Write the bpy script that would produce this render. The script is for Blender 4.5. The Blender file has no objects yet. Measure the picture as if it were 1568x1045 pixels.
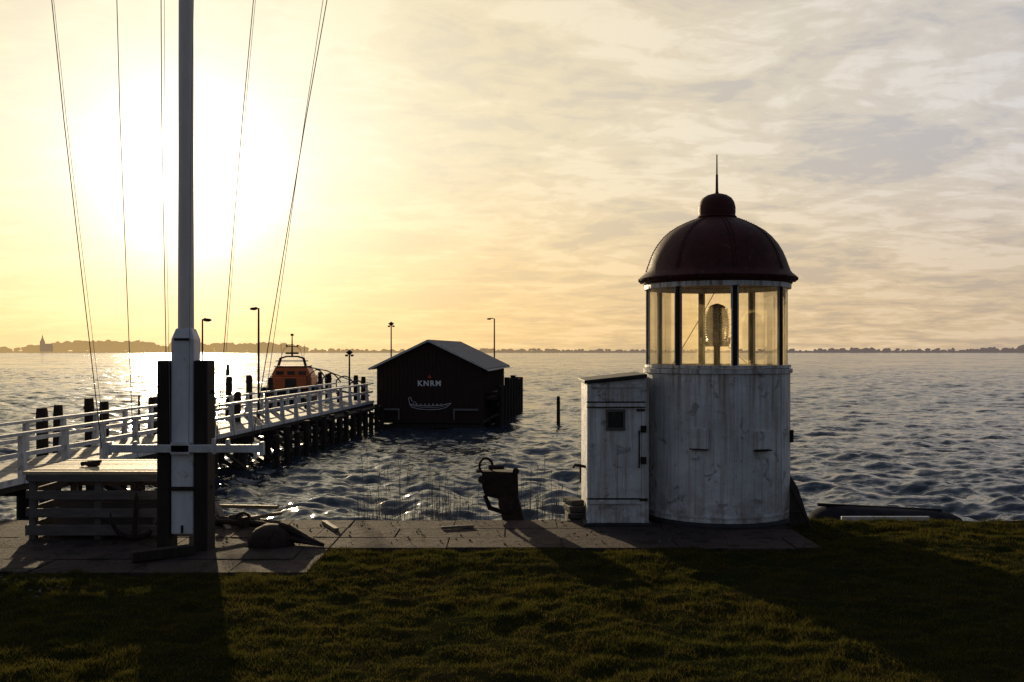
import bpy, bmesh, math, random
import numpy as np
from mathutils import Vector, Matrix
random.seed(7); rng=np.random.default_rng(7)
D=bpy.data; scn=bpy.context.scene
F=1524.0; HY=536.5; H=2.55; WZ=-1.2
def W(px,py,d): return Vector(((px-784)/F*d, d, H-(py-HY)/F*d))
# ---------------- materials ----------------
class NT:
    def __init__(s,nt): s.nt=nt; s.n=nt.nodes; s.l=nt.links
    def new(s,t,**k):
        nd=s.n.new(t)
        for a,b in k.items(): setattr(nd,a,b)
        return nd
    def put(s,sock,v):
        if isinstance(v,bpy.types.NodeSocket): s.l.new(v,sock)
        elif v is not None: sock.default_value=v
    def math(s,op,a,b=None,c=None,clamp=False):
        nd=s.new('ShaderNodeMath',operation=op,use_clamp=clamp)
        s.put(nd.inputs[0],a)
        if b is not None: s.put(nd.inputs[1],b)
        if c is not None: s.put(nd.inputs[2],c)
        return nd.outputs[0]
    def vmath(s,op,a,b=None):
        nd=s.new('ShaderNodeVectorMath',operation=op); s.put(nd.inputs[0],a)
        if b is not None: s.put(nd.inputs[1],b)
        return nd.outputs['Value'] if op in('DOT_PRODUCT','LENGTH') else nd.outputs[0]
    def mix(s,f,a,b,bt='MIX'):
        nd=s.new('ShaderNodeMix',data_type='RGBA',blend_type=bt); s.put(nd.inputs[0],f)
        for k,v in ((6,a),(7,b)):
            if isinstance(v,tuple) and len(v)==3: v=(*v,1)
            s.put(nd.inputs[k],v)
        return nd.outputs[2]
    def noise(s,vec,scale,detail=4,rough=.55,dist=0,out=0):
        nd=s.new('ShaderNodeTexNoise'); s.put(nd.inputs['Vector'],vec)
        nd.inputs['Scale'].default_value=scale; nd.inputs['Detail'].default_value=detail
        nd.inputs['Roughness'].default_value=rough; nd.inputs['Distortion'].default_value=dist
        return nd.outputs[out]
    def mapr(s,v,a,b,c=0,d=1,smooth=False):
        nd=s.new('ShaderNodeMapRange'); s.put(nd.inputs[0],v)
        if smooth: nd.interpolation_type='SMOOTHSTEP'
        for i,x in enumerate((a,b,c,d)): nd.inputs[i+1].default_value=x
        return nd.outputs[0]
    def scalev(s,vec,sc,rot=(0,0,0)):
        nd=s.new('ShaderNodeMapping'); s.put(nd.inputs[0],vec); nd.inputs['Scale'].default_value=sc; nd.inputs['Rotation'].default_value=rot
        return nd.outputs[0]
    def bump(s,h,strength,dist,nrm=None):
        nd=s.new('ShaderNodeBump'); s.put(nd.inputs['Height'],h); nd.inputs['Strength'].default_value=strength; nd.inputs['Distance'].default_value=dist
        if nrm is not None: s.put(nd.inputs['Normal'],nrm)
        return nd.outputs[0]
def base(name):
    m=D.materials.new(name); m.use_nodes=True; t=NT(m.node_tree)
    bs=t.n['Principled BSDF']; return m,t,bs
def mat(name,c1,c2=None,scale=6,rough=.7,bump=.3,bd=.01,metal=0,stretch=(1,1,1),c3=None,spec=.5):
    m,t,bs=base(name); c2=c2 or tuple(x*.6 for x in c1)
    tc=t.new('ShaderNodeTexCoord').outputs['Object']
    v=t.scalev(tc,stretch); n=t.noise(v,scale,6,.6); n2=t.noise(tc,scale*7,4,.6)
    col=t.mix(t.mapr(n,.38,.62),c1,c2)
    if c3: col=t.mix(t.mapr(t.noise(tc,scale*1.7,6,.7),.58,.66),col,c3)
    t.put(bs.inputs['Base Color'],col)
    t.put(bs.inputs['Roughness'],t.mapr(n2,.3,.7,max(rough-.12,.02),min(rough+.12,1)))
    bs.inputs['Metallic'].default_value=metal; bs.inputs['Specular IOR Level'].default_value=spec
    hsum=t.math('ADD',n,t.math('MULTIPLY',n2,.5))
    t.put(bs.inputs['Normal'],t.bump(hsum,bump,bd))
    return m
M={}
M['black']=mat('tarred_wood',(.026,.019,.016),(.042,.030,.023),5,.85,.5,.01,stretch=(3,3,.4),spec=.25)
M['whitewood']=mat('white_painted_wood',(.66,.66,.67),(.5,.48,.46),3,.55,.3,.006,stretch=(2,2,.5),c3=(.3,.27,.22))
M['mast']=mat('mast_paint',(.74,.75,.78),(.6,.61,.63),3,.5,.25,.005,stretch=(2,2,.4),c3=(.42,.38,.33))
M['wood']=mat('weathered_wood',(.11,.08,.055),(.17,.13,.09),4,.75,.6,.012,stretch=(1,6,6))
M['slat']=mat('grey_weathered_slats',(.09,.075,.07),(.13,.115,.105),4,.8,.6,.012,stretch=(1,6,6))
M['deck']=mat('deck_planks',(.15,.13,.11),(.24,.21,.17),3,.7,.5,.01)
M['steel']=mat('galvanised_steel',(.16,.16,.16),(.1,.1,.1),9,.5,.2,.004,metal=.4)
M['rust']=mat('rusted_iron',(.04,.022,.016),(.018,.013,.011),12,.85,.7,.012,c3=(.09,.035,.018),spec=.25)
M['wire']=mat('rope',(.3,.27,.22),(.2,.18,.15),9,.7,.1)
M['wall']=mat('boathouse_boards',(.055,.031,.027),(.034,.021,.019),4,.85,.4,.01,stretch=(4,4,.4),spec=.15)
M['roof']=mat('roof_felt',(.13,.13,.15),(.09,.09,.10),2,.8,.3,.01)
M['white']=mat('white_lettering',(.8,.8,.8),(.7,.7,.7),9,.6,.1)
M['red']=mat('red_paint',(.55,.06,.03),(.4,.05,.03),5,.5,.1)
M['orange']=mat('orange_paint',(.85,.20,.05),(.75,.16,.04),3,.5,.1)
M['navy']=mat('dark_blue_hull',(.02,.022,.035),(.014,.015,.024),3,.75,.3,spec=.2)
M['boat']=mat('tarred_hull',(.018,.020,.030),(.010,.010,.015),5,.9,.4,spec=.05)
M['darkglass']=mat('dark_window',(.02,.022,.025),(.03,.03,.03),3,.15,.02)
M['dome']=mat('maroon_roof_paint',(.075,.017,.015),(.045,.012,.011),5,.65,.5,.006,c3=(.10,.04,.025),spec=.2)
M['darkgrey']=mat('dark_grey_paint',(.035,.033,.032),(.022,.02,.02),5,.7,.3,spec=.25)
M['stone']=mat('basalt_stone',(.06,.055,.05),(.11,.1,.09),2,.9,.8,.03,spec=.2)
def paving():
    m,t,bs=base('concrete_paving'); tc=t.new('ShaderNodeTexCoord').outputs['Object']
    g=t.new('ShaderNodeNewGeometry')
    n=t.noise(tc,1.1,6,.65); n2=t.noise(tc,22,5,.7); n3=t.noise(tc,3.5,7,.7,.4)
    col=t.mix(t.mapr(n,.35,.65),(.092,.062,.052),(.045,.033,.030))
    col=t.mix(t.math('MULTIPLY',g.outputs['Random Per Island'],.6),col,(.042,.034,.032))
    col=t.mix(t.mapr(n2,.5,.75,0,.6),col,(.12,.09,.075))
    col=t.mix(t.mapr(n3,.53,.60,0,.8),col,(.02,.02,.012))
    t.put(bs.inputs['Base Color'],col); bs.inputs['Roughness'].default_value=.9; bs.inputs['Specular IOR Level'].default_value=.1
    t.put(bs.inputs['Normal'],t.bump(t.math('ADD',n2,t.math('MULTIPLY',n3,2)),.9,.03)); return m
M['pave']=paving()
def towerpaint():
    m,t,bs=base('weathered_white_tower_paint'); tc=t.new('ShaderNodeTexCoord').outputs['Object']
    big=t.noise(tc,1.3,5,.6); fine=t.noise(tc,14,6,.7)
    streak=t.noise(t.scalev(tc,(7,7,.45)),1.6,5,.65)
    col=t.mix(t.mapr(big,.35,.65),(.74,.75,.76),(.54,.545,.55))
    col=t.mix(t.mapr(streak,.48,.68,0,.7),col,(.36,.31,.25))
    s2=t.noise(t.scalev(tc,(16,16,.35)),1.2,4,.6)
    col=t.mix(t.mapr(s2,.56,.66,0,.45),col,(.26,.19,.13))
    chips=t.mapr(t.noise(tc,4.2,8,.72,.6),.59,.625)
    col=t.mix(t.math('MULTIPLY',chips,.7),col,(.26,.23,.21))
    z=t.new('ShaderNodeSeparateXYZ'); t.put(z.inputs[0],tc)
    low=t.math('MULTIPLY',t.mapr(z.outputs[2],.0,.6,1,0),t.mapr(t.noise(tc,5,6,.7),.42,.6))
    col=t.mix(t.math('MULTIPLY',low,.8),col,(.2,.13,.09))
    hi=t.math('MULTIPLY',t.mapr(z.outputs[2],1.0,2.28,0,1),t.mapr(t.noise(t.scalev(tc,(9,9,.3)),1.3,4,.6),.50,.64))
    col=t.mix(t.math('MULTIPLY',hi,.8),col,(.23,.14,.09))
    t.put(bs.inputs['Base Color'],col); t.put(bs.inputs['Roughness'],t.mapr(fine,.3,.7,.4,.65))
    hh=t.math('ADD',t.math('MULTIPLY',big,3.5),t.math('SUBTRACT',t.math('MULTIPLY',fine,.2),t.math('MULTIPLY',chips,.2)))
    t.put(bs.inputs['Normal'],t.bump(hh,.9,.022)); return m
M['tower']=towerpaint()
def glassmat():
    m,t,bs=base('dirty_lantern_glass'); tc=t.new('ShaderNodeTexCoord').outputs['Object']
    tr=t.new('ShaderNodeBsdfTransparent'); tr.inputs[0].default_value=(.96,.91,.79,1)
    gl=t.new('ShaderNodeBsdfGlossy'); gl.inputs['Roughness'].default_value=.05
    tl=t.new('ShaderNodeBsdfTranslucent'); tl.inputs[0].default_value=(.95,.82,.52,1)
    dirt=t.mapr(t.math('ADD',t.math('MULTIPLY',t.noise(tc,3,6,.65),.7),t.math('MULTIPLY',t.noise(t.scalev(tc,(8,8,1)),3,4),.3)),.35,.7,.04,.32)
    m1=t.new('ShaderNodeMixShader'); t.put(m1.inputs[0],dirt); t.l.new(tr.outputs[0],m1.inputs[1]); t.l.new(tl.outputs[0],m1.inputs[2])
    m2=t.new('ShaderNodeMixShader'); fr=t.new('ShaderNodeFresnel'); t.put(m2.inputs[0],t.math('MULTIPLY',fr.outputs[0],.5)); t.l.new(m1.outputs[0],m2.inputs[1]); t.l.new(gl.outputs[0],m2.inputs[2])
    t.l.new(m2.outputs[0],t.n['Material Output'].inputs[0]); return m
M['glass']=glassmat()
def lensmat():
    m,t,bs=base('lens_glass'); bs.inputs['Base Color'].default_value=(.30,.27,.22,1); bs.inputs['Roughness'].default_value=.3
    bs.inputs['Transmission Weight'].default_value=.35; return m
M['lens']=lensmat()
def grassmat():
    m,t,bs=base('grass_blades'); tc=t.new('ShaderNodeTexCoord').outputs['Object']
    g=t.new('ShaderNodeNewGeometry'); n=t.noise(tc,.9,5,.6); n2=t.noise(tc,2.7,5,.65)
    col=t.mix(t.mapr(n,.35,.65),(.046,.052,.010),(.074,.064,.013))
    col=t.mix(t.mapr(n2,.50,.66,0,.7),col,(.10,.074,.022))
    col=t.mix(t.mapr(g.outputs['Random Per Island'],.85,1,0,.7),col,(.15,.105,.04))
    df=t.new('ShaderNodeBsdfDiffuse'); t.put(df.inputs[0],col); tl=t.new('ShaderNodeBsdfTranslucent'); t.put(tl.inputs[0],col)
    mx=t.new('ShaderNodeMixShader'); mx.inputs[0].default_value=.5; t.l.new(df.outputs[0],mx.inputs[1]); t.l.new(tl.outputs[0],mx.inputs[2])
    t.l.new(mx.outputs[0],t.n['Material Output'].inputs[0]); return m
M['grass']=grassmat()
M['soil']=mat('turf_soil',(.015,.018,.006),(.026,.022,.009),1.2,.95,.9,.04,spec=.0)
def watermat():
    m,t,bs=base('choppy_water'); tc=t.new('ShaderNodeTexCoord').outputs['Object']
    bs.inputs['Base Color'].default_value=(.03,.042,.055,1); bs.inputs['Roughness'].default_value=.12; bs.inputs['IOR'].default_value=1.333
    N=t.new('ShaderNodeNewGeometry').outputs['Normal']
    gust=t.noise(t.scalev(tc,(.006,.02,1)),1,5,.65)
    dst=t.vmath('LENGTH',tc)
    def slope(vec,scale,k,det=3):
        c=t.noise(vec,scale,det,.6,.3,out=1); c=t.vmath('SUBTRACT',c,(.5,.5,.5)); c=t.vmath('MULTIPLY',c,(1,1,0))
        sc=t.new('ShaderNodeVectorMath',operation='SCALE'); t.put(sc.inputs[0],c); t.put(sc.inputs[3],k); return sc.outputs[0]
    gk=t.mapr(gust,.3,.7,.7,1.25)
    far=t.math('MULTIPLY',t.mapr(dst,30,130,.2,1.35),gk)
    s1=slope(t.scalev(tc,(.35,1.0,1),(0,0,-.12)),1.1,far,6)
    s2=slope(t.scalev(tc,(.6,1.2,1),(0,0,.15)),5.0,t.math('MULTIPLY',gk,.8),4)
    s3=slope(t.scalev(tc,(.12,.16,1),(0,0,.1)),.7,t.mapr(dst,60,300,.0,.8),3)
    nn=t.vmath('NORMALIZE',t.vmath('ADD',t.vmath('ADD',t.vmath('ADD',N,s1),s2),s3))
    t.put(bs.inputs['Normal'],nn); return m
M['water']=watermat()
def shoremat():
    m,t,bs=base('distant_foliage_haze_emission'); tc=t.new('ShaderNodeTexCoord').outputs['Object']
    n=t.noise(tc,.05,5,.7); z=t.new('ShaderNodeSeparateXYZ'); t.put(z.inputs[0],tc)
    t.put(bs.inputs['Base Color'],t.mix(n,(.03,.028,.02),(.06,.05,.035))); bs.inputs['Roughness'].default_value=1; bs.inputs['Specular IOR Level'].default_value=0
    e=t.mix(t.mapr(z.outputs[0],-450,350),(.46,.30,.12),(.14,.11,.10))  # aerial haze painted in as emission, warm on the left, dimmer to the right
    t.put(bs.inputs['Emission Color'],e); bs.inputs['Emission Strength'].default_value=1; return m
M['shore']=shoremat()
# ---------------- builder ----------------
def empty(name,loc=(0,0,0),rz=0):
    o=D.objects.new(name,None); o.location=loc; o.rotation_euler=(0,0,rz); scn.collection.objects.link(o); return o
class B:
    def __init__(s): s.v=[]; s.f=[]
    def add(s,vs,fs):
        k=len(s.v); s.v+= [tuple(v) for v in vs]; s.f+=[tuple(i+k for i in f) for f in fs]; return s
    def box(s,c,sz,R=None):
        c=Vector(c); hx,hy,hz=[x/2 for x in sz]
        vs=[Vector((x,y,z)) for z in(-hz,hz) for x,y in((-hx,-hy),(hx,-hy),(hx,hy),(-hx,hy))]
        if R is not None: vs=[R@v for v in vs]
        return s.add([v+c for v in vs],[(3,2,1,0),(4,5,6,7),(0,1,5,4),(1,2,6,5),(2,3,7,6),(3,0,4,7)])
    def bb(s,x0,x1,y0,y1,z0,z1): return s.box(((x0+x1)/2,(y0+y1)/2,(z0+z1)/2),(x1-x0,y1-y0,z1-z0))
    def beam(s,p0,p1,w,h):
        p0=Vector(p0);p1=Vector(p1); d=p1-p0; q=d.to_track_quat('Y','Z').to_matrix()
        return s.box((p0+p1)/2,(w,d.length,h),q)
    def tube(s,pts,r,n=8,closed=False):
        pts=[Vector(p) for p in pts]; N=len(pts); rs=r if isinstance(r,(list,tuple)) else [r]*N
        vs=[];fs=[]; ref=None
        for i,p in enumerate(pts):
            if closed: t=pts[(i+1)%N]-pts[i-1]
            else: t=pts[min(i+1,N-1)]-pts[max(i-1,0)]
            t.normalize()
            if ref is None: ref=t.orthogonal().normalized()
            a=(ref-t*ref.dot(t)).normalized(); ref=a; b=t.cross(a)
            for k in range(n):
                an=2*math.pi*k/n; vs.append(p+(a*math.cos(an)+b*math.sin(an))*rs[i])
        L=N if closed else N-1
        for i in range(L):
            j=(i+1)%N
            for k in range(n): fs.append((i*n+k,i*n+(k+1)%n,j*n+(k+1)%n,j*n+k))
        if not closed: fs.append(tuple(range(n))[::-1]); fs.append(tuple((N-1)*n+k for k in range(n)))
        return s.add(vs,fs)
    def lathe(s,prof,c=(0,0,0),n=48,cap=True):
        vs=[];fs=[]; c=Vector(c)
        for r,z in prof:
            for k in range(n):
                a=2*math.pi*k/n; vs.append(c+Vector((r*math.cos(a),r*math.sin(a),z)))
        for i in range(len(prof)-1):
            for k in range(n): fs.append((i*n+k,i*n+(k+1)%n,(i+1)*n+(k+1)%n,(i+1)*n+k))
        if cap: fs.append(tuple(range(n))[::-1]); fs.append(tuple((len(prof)-1)*n+k for k in range(n)))
        return s.add(vs,fs)
    def prism(s,poly,vec):
        n=len(poly); vec=Vector(vec); a=[Vector(p) for p in poly]; 
        return s.add(a+[p+vec for p in a],[tuple(range(n)),tuple(range(2*n-1,n-1,-1))]+[(i,i+n,(i+1)%n+n,(i+1)%n) for i in range(n)])
    def ball(s,c,r,n=8,m=6,sq=(1,1,1)):
        pr=[(max(r*math.sin(math.pi*i/m),1e-4),-r*math.cos(math.pi*i/m)) for i in range(m+1)]
        k=len(s.v); s.lathe(pr,(0,0,0),n); 
        for i in range(k,len(s.v)):
            v=s.v[i]; s.v[i]=(v[0]*sq[0]+c[0],v[1]*sq[1]+c[1],v[2]*sq[2]+c[2])
        return s
    def jit(s,a):
        s.v=[(x+random.uniform(-a,a),y+random.uniform(-a,a),z+random.uniform(-a,a)) for x,y,z in s.v]; return s
    def done(s,name,m,parent=None,smooth=False,bevel=0,loc=None,rz=0):
        me=D.meshes.new(name); me.from_pydata(s.v,[],s.f); 
        bm=bmesh.new(); bm.from_mesh(me); bmesh.ops.recalc_face_normals(bm,faces=bm.faces); bm.to_mesh(me); bm.free()
        o=D.objects.new(name,me); scn.collection.objects.link(o); me.materials.append(M[m] if isinstance(m,str) else m)
        if parent: o.parent=parent
        if loc is not None: o.location=loc
        o.rotation_euler[2]=rz
        if smooth:
            me.polygons.foreach_set('use_smooth',[True]*len(me.polygons))
            try: me.set_sharp_from_angle(angle=math.radians(35))
            except Exception: pass
        if bevel:
            b=o.modifiers.new('bevel','BEVEL'); b.width=bevel; b.segments=2; b.limit_method='ANGLE'
        return o
def rawmesh(name,v,f,m,smooth=False,nper=None):
    me=D.meshes.new(name); v=np.asarray(v,dtype=np.float32); f=np.asarray(f,dtype=np.int32)
    k=f.shape[1]; me.vertices.add(len(v)); me.vertices.foreach_set('co',v.ravel())
    me.loops.add(f.size); me.loops.foreach_set('vertex_index',f.ravel())
    me.polygons.add(len(f)); me.polygons.foreach_set('loop_start',np.arange(0,f.size,k,dtype=np.int32))
    if smooth: me.polygons.foreach_set('use_smooth',np.ones(len(f),dtype=bool))
    me.update(calc_edges=True); me.validate()
    o=D.objects.new(name,me); scn.collection.objects.link(o); me.materials.append(M[m]); return o
# ---------------- ground ----------------
LAT=rng.random((256,256))
def vn(x,y,s):
    x=np.asarray(x)*s+100.3; y=np.asarray(y)*s+71.7; xi=np.floor(x).astype(int); yi=np.floor(y).astype(int); fx=x-xi; fy=y-yi
    fx=fx*fx*(3-2*fx); fy=fy*fy*(3-2*fy); g=lambda a,b: LAT[a%256,b%256]
    return (g(xi,yi)*(1-fx)+g(xi+1,yi)*fx)*(1-fy)+(g(xi,yi+1)*(1-fx)+g(xi+1,yi+1)*fx)*fy-.5
def gz(x,y): return .05*vn(x,y,.5)+.045*vn(x,y,1.6)+.06*vn(x,y*1.3,4.1)+.035*vn(x,y,8)+.0
def onpave(x,y):
    a=(x>-9)&(x<-2.35)&(y>11.35)
    b=(x>=-2.35)&(x<4.0)&(y>12.75)
    return a|b
xs=np.concatenate([[-400,-150,-60],np.arange(-16,16.01,.08),[60,150,400]])
ys=np.concatenate([[-300,-100,-30],np.arange(4,14.91,.08),[15.1,15.7,16.6,17.6,19,30]])
X,Y=np.meshgrid(xs,ys); Z=gz(X,Y)*np.clip((14.95-Y)/.3+.2,0,1); Z[onpave(X,Y)]=-.03
Z=np.where(Y>15,-(Y-14.95)*.62,Z); Z=np.where(Y>=19,-2.6,Z)
nx,ny=len(xs),len(ys); idx=np.arange(nx*ny).reshape(ny,nx)
q=np.stack([idx[:-1,:-1],idx[:-1,1:],idx[1:,1:],idx[1:,:-1]],-1).reshape(-1,4)
rawmesh('ground',np.stack([X,Y,Z],-1).reshape(-1,3),q,'soil',True)
# grass blades
nc=30000; yy=6.3+(15.0-6.3)*rng.random(nc)**.95; xx=(rng.random(nc)*2-1)*(yy*.53+2.2)
sz=.75+rng.random(nc)**3*1.0+1.2*vn(xx,yy,1.9)+.6*vn(xx,yy,.6)+.9*vn(xx,yy,5)
sz=np.clip(sz,.2,2.1)
kb=14; bx=np.repeat(xx,kb)+rng.normal(0,.035,nc*kb); by=np.repeat(yy,kb)+rng.normal(0,.035,nc*kb); bs_=np.repeat(sz,kb)
edge=vn(bx,by,5)*.2+vn(bx,by,1.3)*.15
ok=~onpave(bx+edge*.4,by+edge*.9)&(by<14.98)
ok|=(~(by>14.98))&onpave(bx,by)&(vn(bx,by,2.5)>.12)&(rng.random(len(bx))<.05)
bx,by,bs_=bx[ok],by[ok],bs_[ok]; n=len(bx); bz=np.where(onpave(bx,by),0.0,gz(bx,by)*np.clip((14.95-by)/.3+.2,0,1)-.004)
h=bs_*(.016+.024*rng.random(n)); an=rng.random(n)*6.283; w=.0022+.002*rng.random(n)
la=rng.random(n)*6.283; ll=h*(.2+1.0*rng.random(n))
P0=np.stack([bx-np.cos(an)*w,by-np.sin(an)*w,bz],-1); P1=np.stack([bx+np.cos(an)*w,by+np.sin(an)*w,bz],-1)
P2=np.stack([bx+np.cos(la)*ll,by+np.sin(la)*ll,bz+h],-1)
V=np.stack([P0,P1,P2],1).reshape(-1,3); rawmesh('grass',V,np.arange(3*n).reshape(-1,3),'grass')
# pavement
b=B()
def slabs(x0,x1,y0,y1,sx,sy):
    y=y0; r=0
    while y<y1-.05:
        ye=min(y+sy,y1); x=x0-(r%2)*sx*.5
        while x<x1-.02:
            xa,xb=max(x,x0),min(x+sx,x1)
            if xb-xa>.05:
                t=.008+random.uniform(-.008,.008); g=random.uniform(.003,.008); b.bb(xa+g,xb-g,y+g,ye-g,-.12,t)
            x+=sx
        y=ye; r+=1
slabs(-9,-2.35,11.4,14.9,1.15,.7); slabs(-2.343,4.0,12.8,14.9,1.5,.7)
b.jit(.004).done('pavement','pave',bevel=.008)
b=B()
for i in range(420):
    x=random.uniform(-9,-4.8); y=random.uniform(10.2,11.5); r=random.uniform(.01,.035); b.ball((x,y,r*.4),r,6,4,(1,random.uniform(.7,1.2),.6))
for i in range(160):
    x=random.uniform(-7,3.8); y=random.uniform(12.9,14.8); r=random.uniform(.006,.02); b.ball((x,y,.015+r*.4),r,6,4,(1,random.uniform(.7,1.2),.6))
b.jit(.003).done('gravel','stone')
b=B(); b.beam((-2.75,14.55,.04),(-2.45,13.9,.04),.07,.05); b.beam((-1.0,14.1,.03),(-.55,14.25,.03),.04,.04)
b.done('loose_plank','wood',bevel=.005)
# revetment stones at the shore
b=B()
for i in range(420):
    x=random.uniform(-9,11); y=random.uniform(15.0,17.2); r=random.uniform(.1,.2)
    b.ball((x,y,-(y-14.95)*.62-.07),r,7,5,(random.uniform(.8,1.3),random.uniform(.8,1.2),.6))
b.jit(.02).done('revetment_stones','stone')
# ---------------- water ----------------
NR,NC=1150,860
d=16*np.exp(np.linspace(0,math.log(1500/16),NR)); s_=np.linspace(-.85,.85,NC)
DD,SS=np.meshgrid(d,s_,indexing='ij'); X=SS*DD; Y=DD.copy(); Z=np.zeros_like(X); sp=DD*(math.log(1500/16)/NR)
NW=96
for i in range(NW):
    lam=math.exp(random.uniform(math.log(.28),math.log(3.2))); th=random.gauss(-1.8,.7)
    sl=.040 if lam<1.0 else .030; k=2*math.pi/lam; a=sl/k
    ph=k*(math.cos(th)*X+math.sin(th)*Y)+random.uniform(0,6.28)+1.2*np.sin(X*.23/lam+Y*.15/lam+i)
    fade=np.clip((lam/sp-2.2)/2.5,0,1); Z+=a*fade*(np.sin(ph)+.25*np.cos(2*ph))
env=.95+.7*vn(X,Y,.06)+.5*vn(X,Y,.25)
Z=Z*np.clip(env,.45,1.4)+WZ
idx=np.arange(NR*NC).reshape(NR,NC)
q=np.stack([idx[:-1,:-1],idx[:-1,1:],idx[1:,1:],idx[1:,:-1]],-1).reshape(-1,4)
V=np.stack([X,Y,Z],-1).reshape(-1,3); k=len(V)
V=np.concatenate([V,[[-4000,15.5,WZ-.5],[4000,15.5,WZ-.5],[4000,5000,WZ-.5],[-4000,5000,WZ-.5]]])
q=np.concatenate([q,[[k,k+1,k+2,k+3]]]); rawmesh('water',V,q,'water',True)
# ---------------- distant shore ----------------
bm=bmesh.new(); bmesh.ops.create_icosphere(bm,subdivisions=2,radius=1); tv=np.array([v.co[:] for v in bm.verts]); tf=np.array([[v.index for v in f.verts] for f in bm.faces]); bm.free()
def hprof(px):
    pts=[(-900,9),(-50,8),(0,7),(40,9),(100,13),(160,15),(230,13),(300,12),(380,12),(470,11),(490,5),(560,4.5),(700,5),(860,5),(980,4),(1100,4),(1215,5),(1330,6),(1400,5),(1490,6),(1568,9),(2500,7)]
    return np.interp(px,[p[0] for p in pts],[p[1] for p in pts])
vs=[];fs=[];k=0
for i in range(1700):
    px=random.uniform(-700,2300); dd=random.uniform(1440,1520); hh=hprof(px)*random.choice([.5,.6,.75,.9,1.0,1.3]); 
    r=hh*random.uniform(.3,.5); x=(px-784)/F*dd
    t=tv*np.array([r*random.uniform(.9,1.8),r,r*random.uniform(.7,1)])*(1+rng.normal(0,.18,(len(tv),1)))
    vs.append(t+np.array([x,dd,max(hh-r,.5)+WZ])); fs.append(tf+k); k+=len(tv)
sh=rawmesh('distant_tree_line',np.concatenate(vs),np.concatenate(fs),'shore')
b=B(); 
pxs=np.linspace(-700,2300,160)
tops=[W(p,0,1430) for p in pxs]
poly=[(t.x,1425,WZ+1.4+1.0*random.random()) for t in tops]
vv=[];ff=[]
for i,p in enumerate(poly): vv+=[(p[0],1420,WZ-1),p,(p[0],1600,p[2]+.5)]
for i in range(len(poly)-1): a=i*3; ff+=[(a,a+3,a+4,a+1),(a+1,a+4,a+5,a+2)]
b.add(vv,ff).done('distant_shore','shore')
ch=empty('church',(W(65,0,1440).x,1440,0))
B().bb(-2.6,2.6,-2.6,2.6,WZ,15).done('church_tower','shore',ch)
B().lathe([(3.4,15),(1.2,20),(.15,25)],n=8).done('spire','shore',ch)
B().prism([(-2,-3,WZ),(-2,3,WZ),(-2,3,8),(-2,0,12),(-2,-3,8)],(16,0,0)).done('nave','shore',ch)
# ---------------- lighthouse ----------------
TX,TY,R=3.15,15.3,1.10
lh=empty('lighthouse',(TX,TY,0)); n=64
B().lathe([(R+.07,-1.6),(R+.07,.03),(R+.04,.07),(R-.02,.071)],n=n).done('foundation','darkgrey',lh,True)
B().lathe([(R,.071),(R,.11),(R-.012,.12),(R-.012,2.2),(R+.02,2.21),(R+.025,2.27),(R-.05,2.285),(.02,2.287)],n=n).done('steel_body','tower',lh,True)
angs=[math.radians(-90+2+45*i) for i in range(8)]
b=B()
for a in angs:
    Rm=Matrix.Rotation(a,3,'Z'); b.box((math.cos(a)*(R-.006),math.sin(a)*(R-.006),1.15),(.016,.035,2.06),Rm)
    for zz in np.arange(.2,2.15,.12):
        for o in(-.03,.03): b.ball((math.cos(a)*(R-.006)-math.sin(a)*o,math.sin(a)*(R-.006)+math.cos(a)*o,zz),.006,6,4)
b.lathe([(R-.011,.13),(R+.005,.135),(R+.005,.165),(R-.011,.17)],n=n,cap=False)
b.done('seam_strips','tower',lh,True)
b=B()
def onbody(px,py,w,hgt,th=.05):
    s=(px-1098)/110*.99; a=-math.pi/2+math.asin(s); z=H-(py-HY)/F*(TY-R*math.cos(a+math.pi/2)); b.box((math.cos(a)*(R+th/2-.015),math.sin(a)*(R+th/2-.015),z),(th,w,hgt),Matrix.Rotation(a,3,'Z'))
onbody(1053,672,.24,.3,.06); onbody(1142,674,.25,.27,.06); onbody(1046,700,.1,.05,.04)
b.done('hatch_covers','tower',lh,bevel=.012)
b=B(); onbody(1202,668,.12,.18,.05); onbody(1052,688,.26,.015,.08); onbody(1142,690,.27,.015,.08)
b.done('dark_bracket','rust',lh)
# lantern
zg0,zg1=2.30,3.50; b=B()
for i,a in enumerate(angs):
    w=.058; b.box((math.cos(a)*(R-.03),math.sin(a)*(R-.03),(zg0+zg1)/2),(.05,w,zg1-zg0),Matrix.Rotation(a,3,'Z'))
b.done('mullions','rust',lh,bevel=.006)
b=B()
for i,a in enumerate(angs):
    for o in(-.044,.044):
        b.box((math.cos(a)*(R-.04)-math.sin(a)*o,math.sin(a)*(R-.04)+math.cos(a)*o,(zg0+zg1)/2),(.03,.024,zg1-zg0-.01),Matrix.Rotation(a,3,'Z'))
b.lathe([(R-.07,zg0-.012),(R-.0,zg0-.012),(R,zg0+.03),(R-.07,zg0+.03),(R-.07,zg0-.012)],n=n,cap=False)
b.lathe([(R-.07,zg1-.02),(R+.005,zg1-.02),(R+.005,zg1+.05),(R-.07,zg1+.05),(R-.07,zg1-.02)],n=n,cap=False)
b.done('window_frames','tower',lh,True)
B().lathe([(R-.05,zg0+.03),(R-.05,zg1-.02)],n=n,cap=False).done('lantern_glass','glass',lh,True)
ze=3.60
def Zp(y): return H-(y-HY)/F*TY
prof=[(119,431),(120,428),(117,425),(112,421),(109,417),(106,409),(103,400),(98,388),(91,376),(82,365),(72,356),(61,349),(49,343),(38,338.5),(29,335.5),(27,334.5),(27.5,331),(28,326),(28,318),(26,310),(22,304),(15,299.5),(7,297.2),(3,296.5),(2.4,294)]
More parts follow.
